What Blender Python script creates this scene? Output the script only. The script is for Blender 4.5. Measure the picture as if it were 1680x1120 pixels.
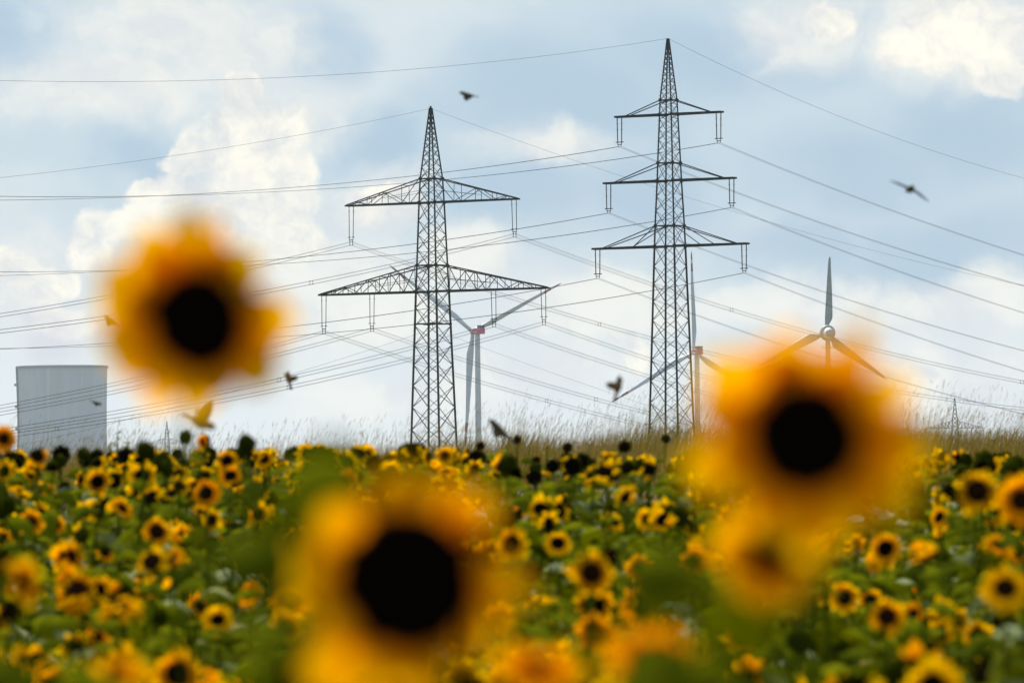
import bpy, math, random
import numpy as np
from mathutils import Vector, Matrix, Euler, noise as mnoise
for o in list(bpy.data.objects): bpy.data.objects.remove(o)
R = math.radians
C = bpy.context.scene.collection
SC = bpy.context.scene
rnd = random.Random(7)

# ------------------------------------------------------------------ camera
F = 9333.0            # focal length in photo pixels (200 mm on a 36 mm wide sensor)
EYE = 1.7
HZ = 825.0            # eye level in the photo
ROLL = R(.55)
def un(px, py):
    u = px-840; v = HZ-py
    return u*math.cos(ROLL)+v*math.sin(ROLL), -u*math.sin(ROLL)+v*math.cos(ROLL)
def P(px, py, d):
    u, v = un(px, py)
    return Vector((u/F*d, d, EYE+v/F*d))
cam = bpy.data.cameras.new('camera'); co = bpy.data.objects.new('camera', cam); C.objects.link(co)
co.location = (0, 0, EYE)
co.rotation_euler = (Matrix.Rotation(R(90), 3, 'X') @ Matrix.Rotation(-ROLL, 3, 'Z')).to_euler()
cam.lens = 200; cam.sensor_width = 36; cam.shift_y = (HZ-560)/1680
cam.clip_start = .2; cam.clip_end = 60000
cam.dof.use_dof = True; cam.dof.focus_distance = 850; cam.dof.aperture_fstop = 5.6; cam.dof.aperture_blades = 9
SC.camera = co

# ------------------------------------------------------------------ light
SUN_EL, SUN_AZ = R(56), R(-28)      # azimuth measured from +Y towards +X
w = bpy.data.worlds.new("World"); SC.world = w; w.use_nodes = True
nt = w.node_tree; nt.nodes.clear()
class NB:
    def __init__(s, nt): s.nt = nt
    def n(s, t, **k):
        x = s.nt.nodes.new(t)
        for a, b in k.items(): setattr(x, a, b)
        return x
    def l(s, a, b): s.nt.links.new(a, b)
    def inp(s, sock, v):
        if isinstance(v, bpy.types.NodeSocket): s.l(v, sock)
        else: sock.default_value = v
    def math(s, op, a, b=0., c=0., clamp=False):
        x = s.n('ShaderNodeMath', operation=op, use_clamp=clamp)
        s.inp(x.inputs[0], a); s.inp(x.inputs[1], b)
        if len(x.inputs) > 2: s.inp(x.inputs[2], c)
        return x.outputs[0]
    def vmath(s, op, a, b=(0,0,0), c=(0,0,0)):
        x = s.n('ShaderNodeVectorMath', operation=op)
        s.inp(x.inputs[0], a)
        if op != 'LENGTH': s.inp(x.inputs[1], b)
        if op == 'MULTIPLY_ADD': s.inp(x.inputs[2], c)
        return x.outputs['Value'] if op in ('LENGTH', 'DOT_PRODUCT') else x.outputs[0]
    def mr(s, v, a, b, c=0., d=1., smooth=True):
        x = s.n('ShaderNodeMapRange', interpolation_type='SMOOTHSTEP' if smooth else 'LINEAR')
        s.inp(x.inputs[0], v); s.inp(x.inputs[1], a); s.inp(x.inputs[2], b); s.inp(x.inputs[3], c); s.inp(x.inputs[4], d)
        return x.outputs[0]
    def mix(s, f, a, b):
        x = s.n('ShaderNodeMix', data_type='RGBA')
        s.inp(x.inputs[0], f); s.inp(x.inputs[6], a); s.inp(x.inputs[7], b)
        return x.outputs[2]
    def noise(s, v, scale, detail=4, rough=.5, dist=0., off=(0,0,0), sc=(1,1,1)):
        v = s.vmath('MULTIPLY_ADD', v, sc, off)
        x = s.n('ShaderNodeTexNoise'); s.l(v, x.inputs['Vector'])
        x.inputs['Scale'].default_value = scale; x.inputs['Detail'].default_value = detail
        x.inputs['Roughness'].default_value = rough; x.inputs['Distortion'].default_value = dist
        return x
def srgb(r, g, b, k=1.):
    f = lambda c: (c/255/12.92 if c/255 <= .04045 else ((c/255+.055)/1.055)**2.4)*k
    return (f(r), f(g), f(b), 1)
def build_sky():
    b = NB(nt)
    sky = b.n('ShaderNodeTexSky', sky_type='NISHITA', sun_disc=False)
    sky.sun_elevation = SUN_EL; sky.sun_rotation = SUN_AZ; sky.altitude = 100; sky.dust_density = 2.0
    tc = b.n('ShaderNodeTexCoord').outputs['Generated']
    sx = b.n('ShaderNodeSeparateXYZ'); b.l(tc, sx.inputs[0])
    az = b.math('ARCTAN2', sx.outputs[0], sx.outputs[1]); el = b.math('ARCSINE', sx.outputs[2])
    cb = b.n('ShaderNodeCombineXYZ'); b.l(b.math('MULTIPLY', az, F/1000), cb.inputs[0]); b.l(b.math('MULTIPLY', el, F/1000), cb.inputs[1])
    Q = cb.outputs[0]                 # direction in the sky, thousands of photo pixels
    # warped coordinate for billowy edges
    n1 = b.noise(Q, 7, 5, .55); wv = b.vmath('SUBTRACT', n1.outputs['Color'], (.5,.5,.5))
    QW = b.vmath('MULTIPLY_ADD', wv, (.12,.10,0), Q)
    n0 = b.noise(Q, 2.2, 5, .6, off=(3,1,0)); wv0 = b.vmath('SUBTRACT', n0.outputs['Color'], (.5,.5,.5))
    QS = b.vmath('MULTIPLY_ADD', wv0, (.45,.22,0), Q)
    def blobs(co_, lst, k=.25):
        acc = None
        for (px, py, rx, ry) in lst:
            u, v = un(px, py); u /= 1000; v /= 1000; rx /= 1000; ry /= 1000
            q = b.vmath('MULTIPLY_ADD', co_, (1/rx, 1/ry, 0), (-u/rx, -v/ry, 0))
            d = b.math('SUBTRACT', 1., b.vmath('LENGTH', q))
            if acc is None: acc = d
            else:
                x = b.n('ShaderNodeMath', operation='SMOOTH_MAX'); b.l(acc, x.inputs[0]); b.l(d, x.inputs[1]); x.inputs[2].default_value = k
                acc = x.outputs[0]
        return acc
    K = 8.1
    # thin high veil: blue grey above, paler low down
    hgt = b.mr(b.n('ShaderNodeSeparateXYZ').outputs[1], 0, 1)
    sq = b.n('ShaderNodeSeparateXYZ'); b.l(QS, sq.inputs[0])
    hgt = b.mr(sq.outputs[1], .12, .5)
    veil = b.mix(hgt, srgb(222,231,233,K), srgb(190,208,219,K))
    nv = b.noise(Q, 3.0, 6, .55, off=(5,2,0), sc=(.7,1.3,1))
    veil = b.mix(b.mr(nv.outputs['Fac'], .44, .62, 0, .7), veil, srgb(214,222,226,K))
    blue = blobs(QS, [(20,60,90,130),(900,170,330,140),(1000,330,200,140),(1200,90,300,110),(1620,250,260,130),(1420,300,330,120),(1560,420,420,95),(500,80,120,90),(1290,400,220,70),(620,240,110,90),(830,330,170,100),(190,280,90,50)])
    veil = b.mix(b.mr(blue, -.1, .8, 0, .85), veil, srgb(162,189,210,K))
    # how much of the clear sky shows through outside the photographed patch
    cover = b.mr(b.noise(tc, 2.4, 6, .55).outputs['Fac'], .35, .6, .45, 1.)
    nearv = b.mr(b.vmath('LENGTH', b.vmath('SUBTRACT', Q, (0,.35,0))), 1.0, 2.2, 1., 0.)
    cover = b.math('MAXIMUM', b.math('MULTIPLY', nearv, .93), cover)
    col = b.mix(cover, sky.outputs[0], veil)
    # soft broad cloud
    soft = blobs(QS, [(280,70,270,110),(150,170,180,90),(420,230,140,120),(640,340,130,80),(600,470,170,110),(330,500,330,160),(60,500,160,120),(1310,50,150,90),(1560,60,200,120),(1620,100,150,100),(1570,40,120,60),(1400,490,330,60),(1030,510,200,60),(900,600,240,90),(1500,620,260,100),(1620,500,160,70),(760,430,120,60),(700,640,300,60),(860,250,140,50)])
    ns = b.noise(QS, 5, 6, .6, off=(1,7,0))
    sm = b.mr(b.math('ADD', soft, b.math('MULTIPLY', b.math('SUBTRACT', ns.outputs['Fac'], .5), 1.1)), -.05, .7, 0, .92)
    scol = b.mix(b.mr(ns.outputs['Fac'], .35, .62), srgb(214,219,221,K), srgb(236,236,228,K))
    col = b.mix(sm, col, scol)
    # bright cumulus with crisp tops
    cum = blobs(QW, [(395,160,42,30),(440,205,80,55),(375,240,85,60),(430,300,120,70),(300,250,34,55),(270,300,52,30),(330,350,150,60),(180,360,70,40),(150,400,50,50),(440,380,110,60),(18,430,50,36),(55,460,60,40),(110,455,26,18),(1022,548,36,20),(1040,580,36,40),(1480,615,60,30),(1440,600,40,20),(1580,60,130,70),(1640,110,90,60),(1500,90,70,46),(1360,40,60,40),(640,330,70,40),(100,520,60,36)], .35)
    nc = b.noise(Q, 16, 7, .58, off=(2,4,0))
    cd = b.math('ADD', cum, b.math('MULTIPLY', b.math('SUBTRACT', nc.outputs['Fac'], .5), 1.0))
    cmask = b.mr(cd, .0, .32, 0, .88)
    nsh = b.noise(QW, 11, 8, .62, off=(2,4.03,0))
    ccol = b.mix(b.mr(nsh.outputs['Fac'], .34, .64), srgb(214,217,218,K), srgb(253,248,232,K))
    col = b.mix(cmask, col, ccol)
    # lilac grey shaded bases above the cooling tower
    gr = blobs(QW, [(95,560,80,40),(70,520,60,30)])
    col = b.mix(b.mr(gr, -.1, .8, 0, .6), col, srgb(203,203,213,K))
    bg = b.n('ShaderNodeBackground'); b.l(col, bg.inputs[0]); bg.inputs[1].default_value = .1
    out = b.n('ShaderNodeOutputWorld'); b.l(bg.outputs[0], out.inputs[0])
build_sky()
sl = bpy.data.lights.new('sun', 'SUN'); so = bpy.data.objects.new('sun', sl); C.objects.link(so)
sl.energy = 5.0; sl.angle = R(1.2); sl.color = (1, .95, .86)
sdir = Vector((math.sin(SUN_AZ)*math.cos(SUN_EL), math.cos(SUN_AZ)*math.cos(SUN_EL), math.sin(SUN_EL)))
so.rotation_euler = sdir.to_track_quat('Z', 'Y').to_euler(); so.location = sdir*100
SC.view_settings.view_transform = 'Standard'; SC.view_settings.look = 'None'
SC.view_settings.exposure = .45; SC.view_settings.gamma = 1
SC.cycles.max_bounces = 8; SC.cycles.transparent_max_bounces = 8

# ------------------------------------------------------------------ helpers
def tag(o, label=None, cat=None, group=None, kind=None):
    for k, v in (('label', label), ('category', cat), ('group', group), ('kind', kind)):
        if v: o[k] = v
    return o
def empty(name, loc=(0,0,0), rz=0):
    o = bpy.data.objects.new(name, None); C.objects.link(o); o.location = loc; o.rotation_euler = (0,0,rz); o.empty_display_size = .1
    return o
class MB:
    def __init__(s): s.v = []; s.f = []; s.a = []
    def add(s, v, f, a=None):
        n = len(s.v); s.v += [tuple(x) for x in v]; s.f += [tuple(i+n for i in q) for q in f]
        s.a += list(a) if a is not None else [(0,0,0)]*len(v)
    def bar(s, p, q, w=.1, h=None, up=(0,0,1)):
        p = Vector(p); q = Vector(q); d = (q-p)
        if d.length < 1e-6: return
        d.normalize(); up = Vector(up)
        if abs(d.dot(up)) > .98: up = Vector((1,0,0))
        x = d.cross(up).normalized()*w/2; y = d.cross(x).normalized()*(h or w)/2
        v = [c+sx*x+sy*y for c in (p, q) for sx, sy in ((-1,-1),(1,-1),(1,1),(-1,1))]
        s.add(v, [(0,1,2,3),(7,6,5,4),(0,4,5,1),(1,5,6,2),(2,6,7,3),(3,7,4,0)])
    def box(s, c, sz):
        c = Vector(c); s.bar(c-Vector((sz[0]/2,0,0)), c+Vector((sz[0]/2,0,0)), sz[1], sz[2])
    def tube(s, pts, r, n=6, cap=True):
        pts = [Vector(p) for p in pts]; m = len(pts); rs = r if hasattr(r, '__len__') else [r]*m
        v = []; f = []
        for i, p in enumerate(pts):
            d = (pts[min(i+1,m-1)]-pts[max(i-1,0)]).normalized()
            x = d.cross(Vector((0,0,1)))
            if x.length < .05: x = d.cross(Vector((1,0,0)))
            x.normalize(); y = d.cross(x)
            for k in range(n):
                a = 2*math.pi*k/n; v.append(p+(x*math.cos(a)+y*math.sin(a))*rs[i])
        for i in range(m-1):
            for k in range(n): f.append((i*n+k, i*n+(k+1)%n, (i+1)*n+(k+1)%n, (i+1)*n+k))
        if cap: f.append(tuple(range(n))[::-1]); f.append(tuple((m-1)*n+k for k in range(n)))
        s.add(v, f)
    def lathe(s, prof, n=24, c=(0,0,0), close=False):
        c = Vector(c); v = []; f = []
        for (r, z) in prof:
            for k in range(n): a = 2*math.pi*k/n; v.append(c+Vector((r*math.cos(a), r*math.sin(a), z)))
        m = len(prof)
        for i in range(m-1):
            for k in range(n): f.append((i*n+k, i*n+(k+1)%n, (i+1)*n+(k+1)%n, (i+1)*n+k))
        s.add(v, f)
    def mesh(s, name, mat, smooth=False):
        me = bpy.data.meshes.new(name); me.from_pydata(s.v, [], s.f)
        if any(x != (0,0,0) for x in s.a[:200000:7]):
            at = me.attributes.new('shade', 'FLOAT_VECTOR', 'POINT'); at.data.foreach_set('vector', np.array(s.a, dtype=np.float32).ravel())
        me.materials.append(mat)
        if smooth: me.polygons.foreach_set('use_smooth', [True]*len(me.polygons))
        me.update(); return me
    def build(s, name, mat, parent=None, smooth=False):
        return link(name, s.mesh(name, mat, smooth), parent)
def link(name, me, parent=None, loc=None, rot=None, sc=None):
    o = bpy.data.objects.new(name, me); C.objects.link(o)
    if parent: o.parent = parent
    if loc is not None: o.location = loc
    if rot is not None: o.rotation_euler = rot
    if sc is not None: o.scale = sc
    return o

# ------------------------------------------------------------------ materials
def mat(name, col, rough=.6, metal=0., spec=.5, fn=None):
    m = bpy.data.materials.new(name); m.use_nodes = True; t = m.node_tree
    p = t.nodes['Principled BSDF']; p.inputs['Base Color'].default_value = (*col[:3], 1)
    p.inputs['Roughness'].default_value = rough; p.inputs['Metallic'].default_value = metal
    p.inputs['Specular IOR Level'].default_value = spec
    if fn: fn(NB(t), p, t.nodes['Material Output'])
    return m
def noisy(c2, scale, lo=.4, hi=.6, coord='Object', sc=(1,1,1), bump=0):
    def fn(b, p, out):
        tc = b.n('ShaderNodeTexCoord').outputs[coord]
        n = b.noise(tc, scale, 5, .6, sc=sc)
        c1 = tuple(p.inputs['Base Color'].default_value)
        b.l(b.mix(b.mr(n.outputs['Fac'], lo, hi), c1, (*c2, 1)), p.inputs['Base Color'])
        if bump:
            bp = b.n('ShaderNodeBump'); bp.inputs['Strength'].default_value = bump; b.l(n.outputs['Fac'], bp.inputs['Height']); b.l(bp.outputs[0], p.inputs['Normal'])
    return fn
M = {}
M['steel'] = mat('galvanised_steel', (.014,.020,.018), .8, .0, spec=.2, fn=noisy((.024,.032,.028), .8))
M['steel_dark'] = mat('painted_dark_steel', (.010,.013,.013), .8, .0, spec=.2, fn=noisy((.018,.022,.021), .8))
M['wire'] = mat('conductor_aluminium', (.07,.08,.085), .5, .3)
M['wire_dark'] = mat('conductor_weathered', (.035,.04,.042), .5, .3)
M['glass_ins'] = mat('insulator_glass', (.07,.09,.07), .25)
M['porcelain'] = mat('insulator_porcelain', (.03,.025,.022), .3)
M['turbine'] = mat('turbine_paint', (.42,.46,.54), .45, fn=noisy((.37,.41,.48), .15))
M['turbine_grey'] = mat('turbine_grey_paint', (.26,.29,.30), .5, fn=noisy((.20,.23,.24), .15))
M['turbine_ring'] = mat('generator_ring_paint', (.33,.34,.34), .5)
M['turbine_white'] = mat('nacelle_white_paint', (.85,.86,.86), .4)
M['red'] = mat('signal_red_paint', (.46,.06,.13), .5)
M['band'] = mat('blade_band_red', (.20,.03,.05), .5)
M['navy'] = mat('cooler_dark_paint', (.05,.065,.10), .5)
def concrete(b, p, out):
    tc = b.n('ShaderNodeTexCoord').outputs['Object']
    st = b.noise(tc, .12, 6, .6, sc=(1,1,.06)); n2 = b.noise(tc, .03, 4, .6)
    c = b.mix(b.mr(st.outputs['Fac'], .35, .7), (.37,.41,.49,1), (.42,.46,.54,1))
    sp = b.n('ShaderNodeSeparateXYZ'); b.l(tc, sp.inputs[0])
    streak = b.noise(tc, .35, 3, .6, sc=(1,1,.02), off=(9,3,0))
    top = b.mr(sp.outputs[2], 85, 135)
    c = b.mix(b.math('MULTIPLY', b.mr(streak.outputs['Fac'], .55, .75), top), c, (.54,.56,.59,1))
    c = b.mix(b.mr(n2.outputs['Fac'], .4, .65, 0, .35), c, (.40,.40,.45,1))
    b.l(c, p.inputs['Base Color'])
M['concrete'] = mat('cooling_tower_concrete', (.3,.3,.3), .85, fn=concrete)
M['rim'] = mat('tower_rim_concrete', (.20,.22,.26), .9)

def translucent(name, build_col, rough=.5, trans=.35, spec=.4, tcol=None):
    m = bpy.data.materials.new(name); m.use_nodes = True; t = m.node_tree; b = NB(t)
    p = t.nodes['Principled BSDF']; p.inputs['Roughness'].default_value = rough; p.inputs['Specular IOR Level'].default_value = spec
    c = build_col(b); b.l(c, p.inputs['Base Color'])
    tr = b.n('ShaderNodeBsdfTranslucent')
    if tcol: b.l(b.mix(.6, c, tcol), tr.inputs[0])
    else: b.l(c, tr.inputs[0])
    mx = b.n('ShaderNodeMixShader'); mx.inputs[0].default_value = trans
    b.l(p.outputs[0], mx.inputs[1]); b.l(tr.outputs[0], mx.inputs[2]); b.l(mx.outputs[0], t.nodes['Material Output'].inputs[0])
    return m
def attr(b):
    a = b.n('ShaderNodeAttribute', attribute_name='shade'); s = b.n('ShaderNodeSeparateXYZ'); b.l(a.outputs['Vector'], s.inputs[0])
    return s.outputs
def petal_col(near):
    def f(b):
        s = attr(b)
        base = b.mix(b.mr(s[0], .0, .5), (.72,.15,.0,1), (1.0,.42,.0,1))
        tip = b.mix(s[1], (1.0,.46,.0,1), (1.0,.60,.0,1))
        c = b.mix(b.mr(s[0], .25, .85), base, tip)
        oi = b.n('ShaderNodeObjectInfo').outputs['Random']
        c = b.mix(b.mr(oi, .55, 1., 0, .55, False), c, (1.0,.30,.0,1))
        return b.mix(b.mr(oi, .35, 0., 0, .5, False), c, (.98,.64,.0,1))
    return f
M['petal'] = translucent('petal_yellow', petal_col(0), .8, .5, .0)
def petal_near(b):
    s = attr(b)
    c = b.mix(b.mr(s[0], 0., .28), (.42,.05,.0,1), (.95,.30,.0,1))
    c = b.mix(b.mr(s[0], .3, .65), c, (1.0,.42,.0,1))
    return b.mix(b.mr(s[0], .6, .95), c, b.mix(s[1], (1.0,.55,.0,1), (1.0,.66,.0,1)))
M['petal_near'] = translucent('petal_orange_base', petal_near, .8, .5, .0)
def leaf_col(b):
    s = attr(b)
    c = b.mix(s[1], (.016,.022,.0,1), (.145,.150,.0,1))
    g = b.n('ShaderNodeNewGeometry')
    c = b.mix(b.mr(s[2], .79, .88, 0, .9), c, (.42,.47,.27,1))  # some leaves paled: whitish light highlights painted into the leaf colour
    c = b.mix(b.mr(s[2], .94, .98, 0, .9), c, (.16,.11,.015,1))
    return b.mix(b.math('MULTIPLY', g.outputs['Backfacing'], .3), c, (.11,.14,.01,1))
M['leaf'] = translucent('sunflower_leaf', leaf_col, .6, .24, .0, (.13,.145,.0,1))
M['calyx'] = translucent('flower_calyx', lambda b: b.mix(attr(b)[1], (.014,.017,.001,1), (.040,.050,.002,1)), .8, .10, .0)
M['stem'] = mat('sunflower_stem', (.08,.11,.006), .8, spec=0, fn=noisy((.045,.06,.004), 12))
M['disc'] = mat('flower_disc', (.0022,.0018,.0015), 1, spec=0, fn=noisy((.006,.003,.002), 220))
M['disc_brown'] = mat('seed_head_disc', (.006,.0035,.002), 1, spec=0, fn=noisy((.03,.012,.004), 60))
def grass_col(b):
    s = attr(b)
    c = b.mix(s[1], (.14,.085,.010,1), (.34,.23,.050,1))
    return b.mix(b.mr(s[2], .52, .66), c, (.07,.08,.010,1))
M['grass'] = translucent('dry_grass', grass_col, .9, .25, .05)
def ground_fn(b, p, out):
    tc = b.n('ShaderNodeTexCoord').outputs['Object']
    n = b.noise(tc, .9, 6, .6); n2 = b.noise(tc, .012, 5, .6)
    c = b.mix(b.mr(n.outputs['Fac'], .4, .6), (.055,.04,.025,1), (.035,.05,.015,1))
    far = b.mix(b.mr(n2.outputs['Fac'], .45, .55), (.16,.14,.06,1), (.06,.10,.03,1))
    sp = b.n('ShaderNodeSeparateXYZ'); b.l(tc, sp.inputs[0])
    b.l(b.mix(b.mr(sp.outputs[1], 60, 150), c, far), p.inputs['Base Color'])
    bp = b.n('ShaderNodeBump'); bp.inputs['Strength'].default_value = .6; b.l(n.outputs['Fac'], bp.inputs['Height']); b.l(bp.outputs[0], p.inputs['Normal'])
M['ground'] = mat('field_soil', (.05,.04,.025), .95, fn=ground_fn)

# ------------------------------------------------------------------ ground
GK = [(-400,-1.5),(-60,-.3),(0,0),(14,0),(20,.12),(45,.89),(80,1.70),(110,2.35),(118,2.40),(132,2.05),(200,.2),(340,-2.0),(600,-2.8),(12000,-2.8)]
def gz(x, y):
    for (a, za), (c, zc) in zip(GK, GK[1:]):
        if y <= c:
            t = max(0, (y-a)/(c-a)); z = za+(zc-za)*t; break
    else: z = -2.8
    if 5 < y < 400: z += .05*mnoise.noise(Vector((x*.08, y*.05, 0)))
    return z
def ground():
    xs = [-6000,-4000,-1500,-500,-150,-60]+[-30+1.5*i for i in range(41)]+[60,150,500,1500,4000,6000]
    ys = [-400,-100,-20]+[2*i for i in range(70)]+[145,160,180,200,250,340,500,800,1500,3000,6000,9000]
    mb = MB(); v = [(x, y, gz(x, y)) for y in ys for x in xs]; n = len(xs)
    mb.add(v, [(j*n+i, j*n+i+1, (j+1)*n+i+1, (j+1)*n+i) for j in range(len(ys)-1) for i in range(n-1)])
    o = mb.build('ground', M['ground'], smooth=True); o['kind'] = 'structure'
ground()

# ------------------------------------------------------------------ pylons
TH = R(31)
PD = 850.0
def pylon_frame(pxc, pyc):
    u, _ = un(pxc, pyc)
    return Vector((u/F*PD, PD, 0))
AX = Vector((math.cos(TH), -math.sin(TH), 0))     # along the arms (right end nearer)
AY = Vector((math.sin(TH), math.cos(TH), 0))      # along the line, away
def zpy(py): return EYE+(HZ-py)/F*PD              # height of a row on the tower axis
def lerp(a, b, t): return a+(b-a)*t
def body(prof, pf, leg_w, br_w, z0, inset=0):
    """prof: [(z, half side)] from base to apex; square lattice mast in local coords"""
    mb = MB()
    def hs(z):
        for (a, sa), (c, sc) in zip(prof, prof[1:]):
            if z <= c: return lerp(sa, sc, max(0, (z-a)/(c-a)))
        return prof[-1][1]
    def cor(k, z):
        s = hs(z); sx, sy = ((-1,-1),(1,-1),(1,1),(-1,1))[k % 4]
        return AX*sx*s+AY*sy*s+Vector((0,0,z))
    zs = [prof[0][0]]
    fixed = sorted(pf)
    while zs[-1] < prof[-1][0]-.5:
        st = max(.75, hs(zs[-1])*2*.70); z = zs[-1]+st
        for fz in fixed:
            if zs[-1] < fz-.05 and z > fz-st*.45: z = fz; break
        zs.append(min(z, prof[-1][0]))
    for k in range(4):
        for (a, _), (c, _) in zip(prof, prof[1:]):
            wz = lerp(leg_w, leg_w*.55, (a-prof[0][0])/(prof[-1][0]-prof[0][0]))
            mb.bar(cor(k, a), cor(k, c), wz, wz, up=AX)
    for i, (a, c) in enumerate(zip(zs, zs[1:])):
        t = (a-prof[0][0])/(prof[-1][0]-prof[0][0]); bw = lerp(br_w, br_w*.62, t)
        for k in range(4):
            mb.bar(cor(k, a), cor(k+1, c), bw, bw*.6, up=AX)
            mb.bar(cor(k+1, a), cor(k, c), bw*.75, bw*.5, up=AX)
    for fz in fixed:
        for k in range(4): mb.bar(cor(k, fz), cor(k+1, fz), br_w*1.2)
        mb.bar(cor(0, fz), cor(2, fz), br_w*.8)
        for k in range(4):
            c = cor(k, fz); mb.box(c, (leg_w*1.9, leg_w*1.9, leg_w*1.6))
    # step bolts on one leg
    z = 4.
    while z < prof[-1][0]-3:
        c = cor(0, z); mb.bar(c, c-AX*.32, .035); z += .62
    return mb, hs
def vec(u, v, z): return AX*u+AY*v+Vector((0,0,z))
def truss_arm(hs, side, L, zb, zt, nodes, w):
    """four-chord tapering truss arm, side=-1/+1"""
    mb = MB(); sb = hs(zb); st = hs(zt); d = side
    tip = .42
    def dep(u): return lerp(sb, tip, (u-sb)/(L-sb))
    def top(u): return lerp(zt, zb+.12, (u-st)/(L-st))
    for s in (-1, 1):
        mb.bar(vec(d*sb, s*sb, zb), vec(d*(L+.25), s*tip, zb), w*1.7, w*2.0)
        mb.bar(vec(d*st, s*st, zt), vec(d*L, s*tip, zb+.12), w*1.25)
        last = (sb, zb)
        for i, u in enumerate(nodes):
            b_ = vec(d*u, s*dep(u), zb); t_ = vec(d*u, s*dep(u)*.9, top(u))
            mb.bar(b_, t_, w*.75)
            pu = nodes[i-1] if i else sb
            if i % 2 == 0: mb.bar(vec(d*pu, s*dep(pu), top(pu) if i else zt), b_, w*.7)
            else: mb.bar(vec(d*pu, s*dep(pu), zb), t_, w*.7)
            if top(u)-zb > 1.6:                     # mid-height stiffeners
                mb.bar(vec(d*pu, s*dep(pu), lerp(zb, top(pu), .5)), vec(d*u, s*dep(u), lerp(zb, top(u), .5)), w*.45)
    for i, u in enumerate(nodes):
        mb.bar(vec(d*u, -dep(u), zb), vec(d*u, dep(u), zb), w*.8)
        mb.bar(vec(d*u, -dep(u)*.9, top(u)), vec(d*u, dep(u)*.9, top(u)), w*.7)
        pu = nodes[i-1] if i else sb
        mb.bar(vec(d*pu, (-1)**i*dep(pu), zb), vec(d*u, -(-1)**i*dep(u), zb), w*.6)
    mb.bar(vec(d*L, -tip-.1, zb), vec(d*L, tip+.1, zb), w*1.6)
    return mb
def insulator_set(parent, u, zb, zlow, quad, mt, du=.40):
    """two strings side by side carrying one yoke; quad: two long hangers for four cables"""
    inn = (.06 if u > 0 else -.06) if quad else 0.
    gap = 1.15 if quad else .62; n = 28
    for s in (-1, 1):
        a = vec(u+s*du, 0, zb-.05); c = vec(u+s*du*.86+inn, 0, zlow+gap); mb = MB()
        mb.tube([lerp(a, c, k/n) for k in range(n+1)], [(.05, .075)[k % 2] if quad else (.07, .10)[k % 2] for k in range(n+1)], 6)
        for q in ((.17,) if quad else (.25, .5)):
            p = lerp(a, c, q); mb.bar(p-AX*.17, p+AX*.17, .05)
        mb.build('insulator', mt, parent)
    y = MB(); hz = (.74 if quad else .27)
    for s in (-1, 1):
        c = vec(u+s*du*.86+inn, 0, zlow+gap)
        if quad: y.bar(c-AX*.24, c+AX*.24, .09)
        y.bar(c+Vector((0,0,.04)), vec(u+s*.30+inn, 0, zlow+hz), .09)
        y.bar(vec(u+s*.24+inn, 0, zlow+hz+.04), vec(u+s*.24+inn, 0, zlow-.03), .08)
        if quad:
            for zz in (zlow, zlow+.46): y.bar(vec(u+s*.24+inn, -.14, zz), vec(u+s*.24+inn, .14, zz), .09)
    if not quad: y.bar(vec(u-.66, 0, zlow+gap), vec(u+.66, 0, zlow+gap), .12)
    y.bar(vec(u-.36+inn, 0, zlow+hz), vec(u+.36+inn, 0, zlow+hz), .10)
    y.build('yoke', M['steel_dark'], parent)

GB = -2.8
def left_pylon():
    base = pylon_frame(712, 735); r = empty('electricity_pylon', (base.x, base.y, GB))
    tag(r, 'lattice pylon on the left with two trussed crossarms, the lower one wider', 'pylon')
    off = Vector((0,0,-GB))
    def loc(mb):
        mb.v = [(x, y, z-GB) for (x, y, z) in mb.v]; return mb
    prof = [(GB, 3.05), (zpy(735), 2.49), (zpy(477), 1.79), (zpy(434), 1.66), (zpy(331), 1.36), (zpy(292), 1.21), (zpy(176), .13)]
    zs = [zpy(y) for y in (477, 434, 331, 292)]
    mb, hs = body(prof, zs, .26, .135, GB)
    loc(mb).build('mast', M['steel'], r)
    mb = MB(); mb.bar(vec(0,0,zpy(182)), vec(0,0,zpy(173)), .28); mb.bar(vec(0,-.5,zpy(178)), vec(0,.5,zpy(178)), .12)
    loc(mb).build('peak_cap', M['steel_dark'], r)
    for d in (-1, 1):
        loc(truss_arm(hs, d, 14.85, zs[2], zs[3], [4.6, 8.2, 11.0, 13.2], .115)).build('crossarm', M['steel'], r)
        loc(truss_arm(hs, d, 19.8, zs[0], zs[1], [4.0, 6.6, 8.6, 10.7, 13.2, 15.4, 17.6], .13)).build('crossarm', M['steel'], r)
    mb = MB(); z = zpy(530); s = hs(z)+.55
    for v in (-1, 1): mb.bar(vec(-s, v*s*.55, z), vec(s, v*s*.55, z), .16, .22)
    mb.bar(vec(-s*.6, 0, z+.02), vec(s*.6, 0, z+.02), 1.6, .10)
    mb.bar(vec(0, -s*.9, z), vec(0, s*.9, z), .16); mb.bar(vec(0,0,z), vec(0,0,z-.8), .1)
    loc(mb).build('platform', M['steel_dark'], r)
    holder = r
    ins = []
    # (u, z arm, z low)
    for u, zb, zl in ((-14.25, zs[2], 39.1), (14.35, zs[2], 39.4), (-19.3, zs[0], 25.85), (-10.7, zs[0], 26.05), (10.65, zs[0], 26.2), (19.25, zs[0], 26.3)):
        ins.append((u, zl+EYE))
    k = 0
    for (u, zl), zb in zip(ins, (zs[2], zs[2], zs[0], zs[0], zs[0], zs[0])):
        insulator_set(r, u, zb, zl, True, M['glass_ins'])
    for o in r.children:
        if o.name.startswith(('insulator', 'yoke')):
            for q in (o,)+tuple(o.children):
                for vt in q.data.vertices: vt.co.z -= GB
    return base, ins
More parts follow.
